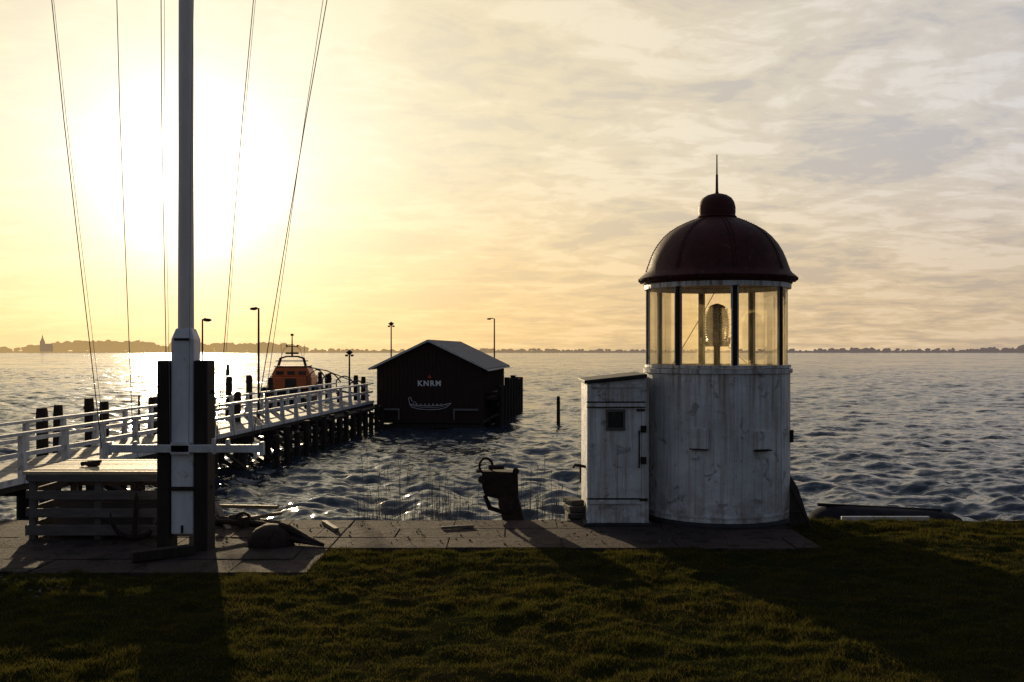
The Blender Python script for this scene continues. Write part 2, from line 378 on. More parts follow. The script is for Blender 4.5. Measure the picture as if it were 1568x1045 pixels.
dp=[(r/F*TY,Zp(y)) for r,y in prof]
B().lathe([(R-.02,zg1+.05),(R+.02,zg1+.055),(R+.03,zg1+.085),(R+.085,zg1+.1)]+dp,n=n).done('domed_roof','dome',lh,True)
b=B()
for k_ in range(8):
    a=angs[k_]
    pts=[(math.cos(a)*(r+.000),math.sin(a)*(r+.000),z+.001) for r,z in dp[4:15]]
    b.tube(pts,.008,5)
    for j in range(len(pts)-1):
        for u in(0,.33,.66):
            p=Vector(pts[j]).lerp(Vector(pts[j+1]),u)
            for o in(-.03,.03): b.ball((p.x-math.sin(a)*o,p.y+math.cos(a)*o,p.z+.004),.009,6,4)
for k_ in range(16):
    a=math.pi*2*k_/16; b.box((math.cos(a)*1.17,math.sin(a)*1.17,Zp(430)),(.08,.03,.045),Matrix.Rotation(a,3,'Z'))
b.lathe([(27/F*TY+.02,Zp(335)),(27/F*TY+.03,Zp(333)),(27/F*TY+.01,Zp(331))],n=32,cap=False)
b.done('roof_ribs_and_rivets','dome',lh,True)
B().tube([(0,0,Zp(297)),(0,0,Zp(268)),(0,0,Zp(267)),(0,0,Zp(237))],[.022,.018,.012,.009],8).done('lightning_rod','darkgrey',lh)
# lamp
b=B(); zc=Zp(505); lp=[]
for i in range(29):
    u=i/28; r=.175*(1-abs(2*u-1)**3*.35)+(.014 if i%2 else 0); lp.append((r,zc-.22+u*.55))
b.lathe(lp,n=24).done('fresnel_lens','lens',lh)
b=B().tube([(0,0,2.28),(0,0,zc-.25)],[.05,.05],10); b.lathe([(.18,zc-.26),(.19,zc-.22),(.15,zc-.21)],n=20); b.lathe([(.14,zc+.335),(.10,zc+.37),(.02,zc+.4)],n=20)
b.beam((-.2,0,zc-.2),(.2,0,zc-.2),.03,.03); b.box((-.21,0,zc-.17),(.07,.06,.1)); b.box((.21,0,zc-.17),(.07,.06,.1))
for a in(0.4,math.pi/2,math.pi-.4,4.71): b.tube([(math.cos(a)*.185,math.sin(a)*.185,zc-.22),(math.cos(a)*.185,math.sin(a)*.185,zc+.33)],.008,6)
b.done('lamp_stand','rust',lh,True)
b=B(); b.tube([(-.75,-.3,2.3),(-.3,-.1,3.0),(0,0,3.5)],.006,5); b.tube([(.6,.4,2.3),(.2,.1,2.6)],.006,5); b.done('cable','darkgrey',lh)
# annex (local coords rel to lighthouse)
def L(px,py,dd): 
    w=W(px,py,dd); return (w.x-TX,w.y-TY,w.z)
yf=14.45; xa=L(900,0,yf)[0]; xb=L(988,0,yf)[0]; y0=yf-TY; y1=y0+1.35
zl=H-(588-HY)/F*yf; zr=H-(579-HY)/F*yf
b=B().prism([(xa,y0,.02),(xb+.05,y0,.02),(xb+.05,y0,zr),(xa,y0,zl)],(0,y1-y0,0)); b.done('annex_walls','tower',lh)
b=B().prism([(xa-.05,y0-.06,zl+.002),(xb+.02,y0-.06,zr+.004),(xb+.02,y0-.06,zr+.06),(xa-.05,y0-.06,zl+.05)],(0,y1-y0+.1,0)); b.done('annex_roof','darkgrey',lh,bevel=.008)
b=B()
def zz(py): return H-(py-HY)/F*yf
t=.018
b.bb(xa-.01,xb-.01,y0-t,y0+.01,zz(594),zz(589)+.002)
b.bb(xa-.012,xb-.01,y0-.03,y0+.01,zz(623),zz(617))
b.bb(xa-.012,xb-.01,y0-.03,y0+.01,zz(772),zz(765))
b.bb(xa-.01,xa+.03,y0-t-.004,y0+.01,.03,zz(594)-.002)
b.bb(xb-.05,xb-.01,y0-t-.004,y0+.01,.03,zz(594)-.002)
b.bb(xa+.035,xb-.055,y0-.012,y0+.01,zz(763),zz(625))
b.done('door_panel_and_trim','tower',lh,bevel=.004)
wx0,wx1=L(931,0,yf)[0],L(954,0,yf)[0]; b=B()
for (p,q_,r_,s2) in((wx0-.03,wx1+.03,zz(627),zz(631)),(wx0-.03,wx1+.03,zz(659),zz(655))): b.bb(p,q_,y0-.04,y0-.005,min(r_,s2),max(r_,s2))
b.bb(wx0-.03,wx0,y0-.039,y0-.006,zz(655),zz(631)); b.bb(wx1,wx1+.03,y0-.039,y0-.006,zz(655),zz(631)); b.done('window_frame','slat',lh)
B().bb(wx0,wx1,y0-.02,y0-.004,zz(655),zz(631)).done('window_pane','darkglass',lh)
b=B(); hx=L(978,0,yf)[0]; b.tube([(hx,y0-.02,zz(660)),(hx,y0-.06,zz(664)),(hx,y0-.06,zz(712)),(hx,y0-.02,zz(716))],.012,6)
hx2=L(985,0,yf)[0]
for p in(657,705): b.box((hx2,y0-.03,zz(p)),(.08,.04,.1))
b.box((hx2-.04,y0-.03,zz(628)),(.12,.03,.03)); b.box((hx2,y0-.03,zz(765)),(.12,.05,.03))
b.bb(xa-.02,xb,y0-.034,y0-.004,zz(764.8),zz(763.2)); b.bb(xa-.02,xb,y0-.034,y0-.004,zz(616.8),zz(615.0)); b.bb(xa-.02,xb,y0-.034,y0-.004,zz(624.5),zz(623.2))
b.done('door_bolts','rust',lh)
B().bb(xa-.06,xb+.1,y0-.1,y1,-.3,.045).done('annex_base','darkgrey',lh,bevel=.01)
b=B(); b.tube([(xa,y0+.4,zz(720)),(xa-.16,y0+.4,zz(717)),(xa-.19,y0+.4,zz(722))],.022,8); b.tube([(xa-.08,y0+.4,zz(720)),(xa-.08,y0+.4,zz(745))],.015,6); b.done('water_tap','rust',lh)
b=B()
for i in range(4): b.box((W(888-3*i,0,15).x,15.0+.05*i,-.02+.09*i),(.42-.07*i,.4,.085),Matrix.Rotation(.1*i,3,'Z'))
b.jit(.01).done('stone_pile','stone',bevel=.015)
# rudder leaning on the tower
rd=empty('ship_rudder',(0,0,0)); dd=14.75
pts=[W(1210,728,dd+.2),W(1222,748,dd+.1),W(1236,790,dd-.2),W(1253,829,dd-.45),W(1212,829,dd-.45),W(1208,790,dd-.2)]
b=B().prism(pts,(.02,.07,0)); b.done('blade','black',rd,bevel=.008)
b=B().beam(W(1211,745,dd-.05),W(1248,820,dd-.55),.05,.03); b.beam(W(1210,785,dd-.26),W(1234,785,dd-.3),.04,.03); b.done('iron_straps','rust',rd)
# ---------------- mast ----------------
mx=W(284,0,12.7).x; my=12.72; ms=empty('signal_mast',(mx,my,0))
def mz(py): return H-(py-HY)/F*12.7
hw=.145
B().add([(-hw*s1,-hw*t1,z) for z,in((.22,),(mz(520),)) for s1,t1 in((1,1),(-1,1),(-1,-1),(1,-1))]+[(-.1*s1,-.1*t1,mz(503)) for s1,t1 in((1,1),(-1,1),(-1,-1),(1,-1))],
 [(0,1,2,3),(0,4,5,1),(1,5,6,2),(2,6,7,3),(3,7,4,0),(4,8,9,5),(5,9,10,6),(6,10,11,7),(7,11,8,4),(8,11,10,9)]).done('lower_mast','mast',ms,bevel=.02)
B().lathe([(.1,mz(512)),(.098,mz(400)),(.09,mz(0)),(.08,9.2),(.06,11.5),(.02,11.6)],n=24).done('topmast',mat('flare_toned_topmast_paint',(.8,.73,.68),(.7,.62,.57),3,.6,.25,.005,stretch=(2,2,.4)),ms,True)  # base colour lightened to stand in for sun flare over the topmast
b=B()
for s1,e in((-1,0),(1,.02)):
    x0=s1*(hw+.012+.08); b.box((x0,0,mz(552)/2-.1),(.155+e,.34,mz(552)+.2))
b.jit(.004).done('tabernacle_posts','black',ms,bevel=.015)
b=B(); b.box((0,-.18,mz(746)),(.3,.03,.05)); b.tube([(-.34,0,mz(746)),(.34,0,mz(746))],.025,8); b.tube([(-.36,0,mz(600)),(.36,0,mz(600))],.025,8)
b.box((0,-.15,mz(808)),(.03,.02,.1)); b.box((0,-.16,mz(520)),(.2,.012,.03)); b.done('mast_bolts','rust',ms,bevel=.004)
b=B(); za=mz(685); xl=W(163,0,12.5).x-mx; xr=W(403,0,12.5).x-mx
b.bb(xl,xr,-.24,-.175,za-.05,za+.05)
b.box((xl+.02,-.2,za),(.05,.12,.17)); b.box((xr-.02,-.2,za),(.05,.12,.17)); b.box((xl+.35,-.2,za+.06),(.04,.1,.06)); b.box((xr-.45,-.2,za+.06),(.04,.1,.12)); b.box((-.0,-.19,za),(.24,.1,.15))
b.box((xr-.1,-.2,za-.06),(.03,.1,.14)); b.box((.3+.12,-.2,za+.03),(.04,.1,.2))
b.done('cross_arm','whitewood',ms,bevel=.01)
B().tube([(-2.6,-.1,9.6),(-1.2,-.1,9.6),(1.2,-.1,9.6),(2.7,-.1,9.6)],[.035,.05,.05,.035],10).done('yard','mast',ms,True)
b=B(); b2=B(); yb=-.2; kz=9.6
def wire(pxb,pyb,pxt,bb,r=.007,ybot=685):
    x_b=(pxb-284)/F*12.5; x_t=(pxt-284)/F*12.5
    sl=(x_t-x_b)/((pyb)/F*12.5)
    z0=mz(ybot); x0=x_b+sl*(pyb-ybot)/F*12.5
    x1=x_b+sl*(kz-mz(pyb)); bb.tube([(x0,yb,z0),((x0+x1)/2-.02,yb+.03,(z0+kz)/2),(x1,-.1,kz)],r,5)
wire(152,590,85,b,.006); wire(158,590,88,b2,.003); wire(208,600,185,b2,.0055); wire(262,555,253,b,.006); wire(266,540,258,b2,.003); wire(298,500,303,b2,.004)
wire(348,565,395,b,.0055); wire(352,560,398,b2,.003); wire(420,520,508,b,.006); wire(427,520,502,b2,.004)
b.done('halyards','darkgrey',ms); b2.done('thin_halyards','wire',ms)
b=B().tube([(W(348,0,12.5).x-mx,yb,mz(575)),(W(348,0,12.5).x-mx,yb,mz(558))],[.03,.02],6); b.done('halyard_block','rust',ms)
b=B(); b.beam((-4.55,11.9,.08),(-3.95,12.35,.08),.13,.12); b.done('timber_beam','black',bevel=.01)
# ---------------- wooden platform ----------------
pf=empty('wooden_platform',(0,0,0)); x0,x1=-6.5,-4.62; y0,y1=13.35,14.7; th=.93
b=B()
for i in range(9):
    ya=y0-.05+i*(y1-y0+.1)/9; b.bb(x0-.04+random.uniform(-.02,.02),x1,ya+.006,ya+(y1-y0+.1)/9-.006,th-.045,th+random.uniform(-.004,.006))
b.done('top_planks',mat('planks_painted_sunlit',(.38,.29,.18),(.48,.38,.24),4,.7,.6,.012,stretch=(1,6,6)),pf,bevel=.005)  # low sun on the top is put into a brighter base colour
b=B()
for x in(x0+.06,(x0+x1)/2,x1-.08):
    for y in(y0+.05,y1-.05): b.box((x,y,th/2-.025),(.09,.09,th-.052))
for z,hh in((.84,.1),(.61,.12),(.37,.12),(.14,.14)):
    b.bb(x0+random.uniform(-.02,.06),x1,y0-.045,y0,z-hh/2,z+hh/2); b.bb(x0,x1,y1+.002,y1+.04,z-hh/2,z+hh/2)
    b.bb(x0-.03,x0+.01,y0+.01,y1-.01,z-hh/2+.01,z+hh/2)
b.done('side_slats','slat',pf,bevel=.006)
b=B(); b.bb(x0+.2,x1-.3,y0+.3,y0+.9,.02,.3); b.bb(x0+.3,x1-.1,y0+.25,y0+.8,.31,.52); b.done('stored_timber','slat',pf,bevel=.01)
b=B(); p=W(142,716,13.9); b.tube([(p.x-.16,13.9,th+.03),(p.x+.12,13.9,th+.07)],[.03,.02],8); b.ball((p.x,13.9,th+.03),.07,10,6,(1.6,1,.6)); b.done('cleat','rust',pf,True)
def anchor(name,loc,rot,sc,m='rust'):
    b=B(); b.tube([(0,0,0),(0,0,1.0)],[.045,.035],8)
    arc=[(math.sin(t)*.42,0,.4-math.cos(t)*.42) for t in np.linspace(-1.25,1.25,15)]; b.tube(arc,[.02+.03*math.cos(t) for t in np.linspace(-1.25,1.25,15)],8)
    for s1 in(-1,1):
        e=Vector((s1*.40,0,.27)); b.prism([e+Vector((0,-.1,-.06)),e+Vector((0,.1,-.06)),e+Vector((s1*.02,0,.16))],(s1*.03,0,0))
    b.tube([(0,-.35,.86),(0,.35,.86)],.022,8); b.ball((0,-.35,.86),.04); b.ball((0,.35,.86),.04)
    b.tube([(math.cos(t)*.08,0,1.06+math.sin(t)*.08) for t in np.linspace(0,6.28,13)[:-1]],.016,6,closed=True)
    o=b.done(name,m,None,True); o.location=loc; o.rotation_euler=rot; o.scale=(sc,)*3; return o
anchor('anchor',W(205,826,13.2)+Vector((0,0,.03)),(-.2,.1,.5),.72)
anchor('anchor',(-3.5,13.9,.12),(-1.45,.2,1.9),.9)
bf=empty('rusted_buoy_half',W(415,838,13.0)+Vector((0,0,.0))); bf.location.z=.01
b=B(); pr=[(.30,0),(.30,.05),(.27,.13),(.2,.21),(.1,.26),(.02,.27)]; b.lathe(pr,n=28); b.done('shell','rust',bf,True)
b=B(); b.add([(.15,-.1,.12),(.72,-.15,.0),(.72,-.1,.03),(.5,.05,.09),(.2,.15,.24),(.15,.1,.02)],[(0,1,2,3,4),(0,5,1),(5,4,3,2,1),(0,4,5)]); b.tube([(.1,0,.25),(.25,0,.2),(.5,-.05,.07),(.7,-.12,.03)],[.05,.05,.03,.015],8); b.done('flange','rust',bf,True)
sb=empty('scrap_iron_pile',(0,0,0)); b=B()
for a_,c_,w_ in (((335,775,15.2),(425,777,14.9),.05),((345,790,14.8),(428,800,14.5),.04),((330,770,14.9),(350,812,14.1),.05),((372,795,14.3),(430,786,14.9),.045),((378,808,14.2),(400,790,14.6),.03)):
    b.beam(W(*a_),W(*c_),w_*1.6,w_)
b.done('timbers','wood',sb,bevel=.006)
b=B(); p=W(372,800,14.4); b.tube([p+Vector((.13*math.cos(t),0,.13*math.sin(t))) for t in np.linspace(0,6.28,15)[:-1]],.022,6,closed=True)
p=W(345,795,14.6)
for i in range(5): b.ball((p.x+.12*i-.1,14.6+random.uniform(-.2,.2),.07),.11,8,5,(1.3,1,.7))
b.done('chain_and_blocks','rust',sb,True)
# ---------------- bollard/winch ----------------
bo=empty('mooring_winch',(0,0,0)); dd=15.0; b=B()
b.prism([W(738,722,dd),W(793,724,dd),W(794,762,dd),W(770,766,dd),W(742,760,dd),W(738,745,dd)],(0,.34,0)); 
b.prism([W(762,762,dd),W(793,760,dd),W(804,801,dd-.1),W(770,801,dd-.1)],(0,.3,0)); b.done('housing','rust',bo,bevel=.02)
b=B(); c=W(744,714,dd+.15); b.tube([c+Vector((.1*math.cos(t),0,.12*math.sin(t))) for t in np.linspace(0,6.28,19)[:-1]],.02,8,closed=True)
b.tube([W(748,716,dd+.1),W(772,716,dd+.1)],[.035,.03],8); b.tube([W(730,722,dd+.1),W(770,724,dd+.1)],.02,8); b.tube([W(742,758,dd+.1),W(750,778,dd+.1),W(768,784,dd+.1)],[.03,.04,.03],8)
b.tube([W(790,722,dd+.3),W(790,722,dd-.05)],.05,12); b.tube([W(738,735,dd+.4),W(738,735,dd-.1)],.06,12); b.tube([W(776,772,dd+.45),W(776,772,dd-.12)],.13,16); b.done('ring_and_levers','rust',bo,True)
# ---------------- reeds ----------------
b=B()
for i in range(230):
    px=random.choice([random.gauss(610,45),random.gauss(665,35),random.gauss(830,30),random.uniform(540,895)]); dd=random.uniform(16.6,19)
    p=W(px,0,dd); z0=-1.3; 
    top=-.3+random.random()**2.6*1.1 if random.random()<.8 else -.2
    lx=random.gauss(0,.07); b.tube([(p.x,dd,z0),(p.x+lx*.4,dd,(z0+top)/2),(p.x+lx,dd,top)],[.005,.004,.003],3)
    if random.random()<.35: b.tube([(p.x+lx,dd,top),(p.x+lx+random.uniform(-.03,.03),dd,top-.07)],[.003,.008],3)
    if random.random()<.4: b.tube([(p.x+lx*.3,dd,top-.35),(p.x+lx+random.uniform(-.14,.14),dd,top-.1)],[.003,.002],3)
b.done('reeds',mat('dry_reed',(.06,.042,.03),(.11,.08,.05),9,.8,.1))
# ---------------- rowing boat upturned ----------------
rb=empty('upturned_boat',(0,0,0)); b=B(); xL,xR=W(1236,0,16.4).x,W(1482,0,16.4).x; ns=24; na=10; vs=[];fs=[]
for i in range(ns+1):
    u=i/ns; x=xL+(xR-xL)*u; wd_=.62*(1-abs(2*u-1)**2.6)**.6+.02; hh=(.38-.13*u)*(1-abs(2*u-1)**5)**.5+.015
    for j in range(na+1):
        t=math.pi*j/na; vs.append((x,16.5-math.cos(t)*wd_,-.38+hh*math.sin(t)**.8))
for i in range(ns):
    for j in range(na): a=i*(na+1)+j; fs.append((a,a+1,a+na+2,a+na+1))
b.add(vs,fs).done('hull','boat',rb,True)
b=B(); b.beam((xL+.2,16.5,-.01),(xR-.4,16.5,-.11),.05,.05); b.done('keel','boat',rb)
B().box(((xL+xR)/2-.45,15.3,-.10),(1.35,.05,.19)).done('mooring_plank','whitewood',None,bevel=.006)
# ---------------- pier ----------------
ang=math.atan(.092); pr_=empty('pier',(-9.47,18.4,0),-ang); y0p,y1p=-9,29.8; wp=1.8
b=B(); y=y0p
while y<y1p: b.bb(-wp-.05,.05,y+.006,y+.174,.05,.1+random.uniform(-.004,.004)); y+=.18
b.done('deck','deck',pr_)
b=B()
for x in(-wp,0): 
    b.bb(x-.05,x+.05,y0p,y1p,-.12,.046)
b.done('edge_beams','black',pr_)
b=B(); b.bb(.055,.085,y0p,y1p,-.0,.125); b.done('fascia','whitewood',pr_)
b=B(); y=y0p+.4; k=0
while y<y1p:
    for x,s1 in((0.0,1),(-wp,-1)):
        xx_=x+s1*.0; b.box((xx_,y,.5),(.09,.13,.88)); b.beam((xx_+s1*.09,y,.0),(xx_+s1*.03,y,.6),.1,.06)
    y+=1.55
for x in(0,-wp):
    b.bb(x-.055,x+.055,y0p,y1p,.915,.975); b.bb(x-.028,x+.028,y0p,y1p,.5,.59)
b.done('railings','whitewood',pr_)
b=B(); y=y0p+1
while y<y1p:
    for x in(-wp+.1,-.1): b.tube([(x,y,-2.2),(x,y,.03)],[.13,.12],10)
    b.box((-wp/2,y,-.22),(wp+.5,.18,.2)); b.beam((-wp+.1,y,-.3),(-.1,y,-1.3),.06,.12)
    b.beam((.02,y,-.25),(.02,y+2.2,-1.1),.05,.1)
    y+=2.3
b.done('piles','black',pr_)
ls=empty('landing_stage',(-9.47,18.4,0),-ang); b=B()
for y in np.arange(14,29.5,1.1):
    b.tube([(.55,y,-2),(.55,y,-.15+random.uniform(-.15,.2))],.11,8)
b.bb(.42,.50,13.8,29.5,-.5,-.35); b.bb(.42,.50,13.8,29.5,-.95,-.82); b.bb(.12,.6,20,29.5,-.18,-.1); b.done('fender_timbers','black',ls)
for (px,pt,dd,r) in ((65,625,25,.14),(88,620,25.8,.11),(137,610,28,.13),(160,615,28.6,.13),(213,606,30.3,.03),(235,608,31.4,.14),(350,577,36.8,.12),(382,575,38.5,.12),(415,578,40,.1),(363,600,34,.12),(503,573,52,.17),(490,570,50,.1),(545,575,52,.12),(556,577,54,.12),(520,600,47,.13),(470,610,42,.12)):
    p=W(px,pt,dd); b=B(); b.tube([(0,0,-2.2),(0,0,p.z-.12),(0,0,p.z)],[r*1.05,r,r*.9],12); b.tube([(0,0,p.z-.3),(0,0,p.z-.22)],[r*1.12,r*1.12],12); o=b.jit(.006).done('mooring_pile','black',None,loc=(p.x,dd,0)); o.rotation_euler=(random.uniform(-.02,.02),random.uniform(-.02,.02),0)
p=W(855,607,49.7); b=B().tube([(0,0,-2.4),(0,0,p.z-.1),(0,0,p.z)],[.1,.085,.07],10); b.tube([(0,0,p.z-.35),(0,0,p.z-.28)],.1,10); b.done('mooring_pile','black',None,loc=(p.x,49.7,0))
def lamp(px,pt,dd,zb,arm,r=.05,head='arm'):
    p=W(px,pt,dd); o=empty('street_lamp',(p.x,dd,0)); b=B(); b.tube([(0,0,zb),(0,0,zb+.6),(0,0,p.z)],[r*1.3,r,r*.75],8)
    if arm: b.tube([(0,0,p.z-.03),(arm*.6,0,p.z+.02),(arm,0,p.z)],.025,6)
    b.done('pole','darkgrey',o)
    b=B()
    if arm: b.ball((arm*1.15,0,p.z-.03),.11,10,6,(1.3,1,.5))
    else:
        b.lathe([(.03,p.z-.1),(.14,p.z),(.17,p.z+.03),(.2,p.z+.05),(.05,p.z+.14),(.01,p.z+.18)],n=12); b.box((-.14,0,p.z-.12),(.14,.1,.1)); b.box((.14,0,p.z-.12),(.14,.1,.1))
    b.done('lamp_head','darkgrey',o,True)
lamp(310,489,32.2,.1,.14,.035); lamp(396,472,36,.05,-.16,.045); lamp(599,497,63,-1.2,0,.05); lamp(757,488,61,-.5,-.28,.05); lamp(535,541,50.6,.0,0,.05)
# ---------------- boathouse ----------------
bh=empty('boathouse',(-4.0,48,0),-ang); w2=2.56; dp_=10.5; ez=1.76; az=2.98; fz=-.85
b=B().prism([(-w2,0,fz),(w2,0,fz),(w2,0,ez),(0,0,az-.08),(-w2,0,ez)],(0,dp_,0)); b.done('walls','wall',bh)
b=B(); x=-w2+.1
while x<w2:
    zt=az-.12-(az-.08-ez)*abs(x)/w2; b.bb(x-.018,x+.018,-.025,.0,fz,zt); x+=.2
y=.1
while y<dp_: b.bb(w2-.0,w2+.025,y-.018,y+.018,fz,ez-.05); y+=.2
b.done('battens','wall',bh)
b=B(); sl=(az-ez)/w2
for s1 in(-1,1):
    e=w2+.32; b.prism([(0,-.3,az),(s1*e,-.3,az-sl*e),(s1*e,-.3,az-sl*e+.07),(0,-.3,az+.08)],(0,dp_+.5,0))
b.done('roof','roof',bh)
b=B()
for s1 in(-1,1):
    e=w2+.34; b.beam((s1*.01,-.325,az+.03),(s1*e,-.325,az-sl*e+.03),.04,.10)
b.bb(w2+.30,w2+.36,-.3,dp_+.2,az-sl*(w2+.34)-.05,az-sl*(w2+.34)+.03); b.done('barge_boards',mat('barge_board',(.6,.58,.55),(.5,.48,.46),4,.6,.1),bh)
b=B(); 
for x in np.linspace(-w2+.1,w2-.1,6):
    for y in(.15,3.5,7,dp_-.2): b.tube([(x,y,-2.4),(x,y,fz+.01)],.14,8)
b.bb(-w2-.1,w2+.1,-.08,dp_,fz-.12,fz); b.bb(-w2-.1,w2+.1,-.1,-.03,-1.2,-1.02); b.done('foundation_piles','black',bh)
def text(s,x,z,size,m):
    cu=D.curves.new('lettering','FONT'); cu.body=s; cu.size=size; cu.align_x='CENTER'; cu.extrude=.01; cu.offset=.012; cu.space_character=1.25
    o=D.objects.new('tmp',cu); scn.collection.objects.link(o); dg=bpy.context.evaluated_depsgraph_get(); me=D.meshes.new_from_object(o.evaluated_get(dg)); D.objects.remove(o)
    t=D.objects.new('lettering',me); scn.collection.objects.link(t); me.materials.clear(); me.materials.append(M[m]); t.parent=bh; t.location=(x,-.045,z); t.rotation_euler=(math.pi/2,0,0)
text('KNRM',.02,.83,.36,'white')
b=B(); zb=-.12
hull=[(-1.0,.35),(-.95,.12),(-.85,-.08),(-.5,-.17),(0,-.2),(.5,-.18),(.85,-.08),(1.08,.12)]
b.tube([(x,-.04,zb+z) for x,z in hull],.012,5); b.tube([(-.95,-.04,zb+.06),(-.5,-.04,zb+.0),(0,-.04,zb-.02),(.6,-.04,zb+.02),(1.08,-.04,zb+.12)],.014,5)
b.tube([(-.93,-.04,zb-.0),(-.4,-.04,zb-.08),(.3,-.04,zb-.1),(1.0,-.04,zb+.02)],.009,4)
b.tube([(-1.0,-.04,zb+.35),(-.9,-.04,zb+.4),(-.82,-.04,zb+.2)],.015,5)
for i in range(7): b.ball((-.6+.2*i,-.04,zb+.06),.03,6,4); 
b.tube([(-.78,-.04,zb+.06),(-.72,-.04,zb+.2),(-.6,-.04,zb+.08)],.012,4)
b.done('lifeboat_emblem','white',bh)
b=B(); b.prism([(-.07,-.05,1.2),(.13,-.05,1.2),(.03,-.05,1.38)],(0,.02,0)); b.done('red_emblem','red',bh)
b=B()
for xa_,xb_ in((-w2+.05,-w2+1.15),(w2-1.35,w2-.15)):
    b.bb(xa_,xb_,-.22,-.14,-.34,-.26); b.bb(xb_-.06 if xa_<0 else xa_,xb_ if xa_<0 else xa_+.06,-.22,-.14,-.8,-.345)
b.done('gangboards',mat('grey_boards',(.2,.19,.19),(.14,.14,.14),4,.7,.1),bh)
dk=empty('jetty',(-4.0,48,0),-ang); b=B()
for y in np.arange(1.5,15,1.7):
    b.tube([(w2+.75,y,-2.4),(w2+.75,y,1.0+random.uniform(-.3,.25))],.15,8)
b.bb(w2+.35,w2+.65,1.0,14.5,.35,.5); b.bb(w2+.61,w2+.68,1.0,14.5,-.2,0); b.bb(w2+.61,w2+.68,1.0,14.5,-.7,-.55); b.bb(w2+.02,w2+.62,1.0,14.5,.1,.2); b.done('timbers','black',dk)
# ---------------- lifeboat ----------------
lb=empty('lifeboat',(W(441,0,53).x,53,0),.12); b=B(); vs=[];fs=[]; ns=16;Ln=9.5
for i in range(ns+1):
    u=i/ns; y=u*Ln; wd_=1.22*(1-max(0,(u-.45)/.55)**2.3)+.01; sh_=.35+.35*u*u
    ring=[(-wd_,sh_),(-wd_*.95,-.4),(-wd_*.6,-1.2),(0,-1.55),(wd_*.6,-1.2),(wd_*.95,-.4),(wd_,sh_)]
    vs+=[(x,y,z) for x,z in ring]
for i in range(ns):
    for j in range(6): a=i*7+j; fs.append((a,a+1,a+8,a+7))
    fs.append((i*7,i*7+7,i*7+13,i*7+6))
fs.append(tuple(range(7)))
b.add(vs,fs).done('hull','navy',lb,True)
b=B()
for s1 in(-1,1): b.tube([(s1*(1.22*(1-max(0,(u-.45)/.55)**2.3)+.02),u*Ln,.42+.35*u*u) for u in np.linspace(0,1,14)],.17,8)
b.done('collar','navy',lb,True)
def fr(yb,zb,zt,wb,wt,dl): return [(-wb,yb,zb),(wb,yb,zb),(wt,yb,zt),(-wt,yb,zt)],(0,dl,0)
b=B(); b.prism(*fr(1.4,.4,1.1,1.15,1.12,4.4)); b.prism(*fr(1.6,1.1,1.62,1.1,.85,3.4)); b.done('cabin','orange',lb,bevel=.05)
b=B(); 
for x in(-.6,0,.6): b.bb(x-.2,x+.2,1.56,1.6,1.2,1.4)
b.bb(-.3,.3,1.36,1.4,.5,1.0); b.done('cabin_windows','darkglass',lb)
b=B(); b.bb(-.9,.9,1.55,4.8,1.622,1.68); b.done('cabin_roof','darkgrey',lb,bevel=.02)
b=B()
for y in(1.8,2.6):
    b.tube([(-.75,y,1.65),(-.62,y,2.1),(-.3,y,2.2),(.3,y,2.2),(.62,y,2.1),(.75,y,1.65)],.04,6)
    b.tube([(-.85,y,1.95),(.85,y,1.95)],.025,6)
b.tube([(0,2.2,2.2),(0,2.2,2.9),(0,2.2,3.45)],[.06,.04,.025],6); b.tube([(-.3,2.2,2.75),(.3,2.2,2.75)],.02,6); b.box((0,2.2,2.38),(.7,.12,.1)); b.box((0,2.2,3.4),(.16,.12,.12)); b.ball((-.3,2.2,2.8),.06); b.ball((.3,2.2,2.8),.06)
b.tube([(-.6,2.6,2.1),(-.66,2.6,3.0)],.012,4); b.tube([(.6,2.6,2.1),(.66,2.6,2.9)],.012,4)
b.tube([(-.7,1.8,1.7),(-.45,2.2,2.6),(0,2.2,2.9)],.015,4); b.tube([(.7,1.8,1.7),(.45,2.2,2.6),(0,2.2,2.9)],.015,4)
for s1 in(-1,1):
    for y in(.2,1.0,1.8,6,7,8): b.tube([(s1*1.0*(1 if y<5 else (1-((y-5)/5)**2)),y,.5),(s1*.95*(1 if y<5 else (1-((y-5)/5)**2)),y,1.15)],.02,5)
    b.tube([(s1*.95,.2,1.15),(s1*.95,1.8,1.15)],.02,5)
b.done('radar_arch_and_mast','darkgrey',lb,True)
gw=empty('arched_gangway',(0,0,0)); b=B(); dd=51
for o in(0,.9):
    for (pa,pb,ya,yb_,hh) in ((474,500,575,582,12),(494,522,580,586,11),(515,545,583,592,11),(536,562,588,597,9)):
        pts=[]
        for u in np.linspace(0,1,9): pts.append(W(pa+(pb-pa)*u,ya+(yb_-ya)*u-hh*math.sin(math.pi*u),dd+o))
        b.tube(pts,.035,6); b.tube([pts[0],pts[0]-Vector((0,0,.7))],.03,6)
    b.tube([W(470,562,dd+o),W(500,568,dd+o),W(540,584,dd+o),W(566,600,dd+o)],.03,6)
    b.tube([W(470,592,dd+o),W(566,606,dd+o)],.05,6)
b.done('hoops_and_rails','steel',gw,True)
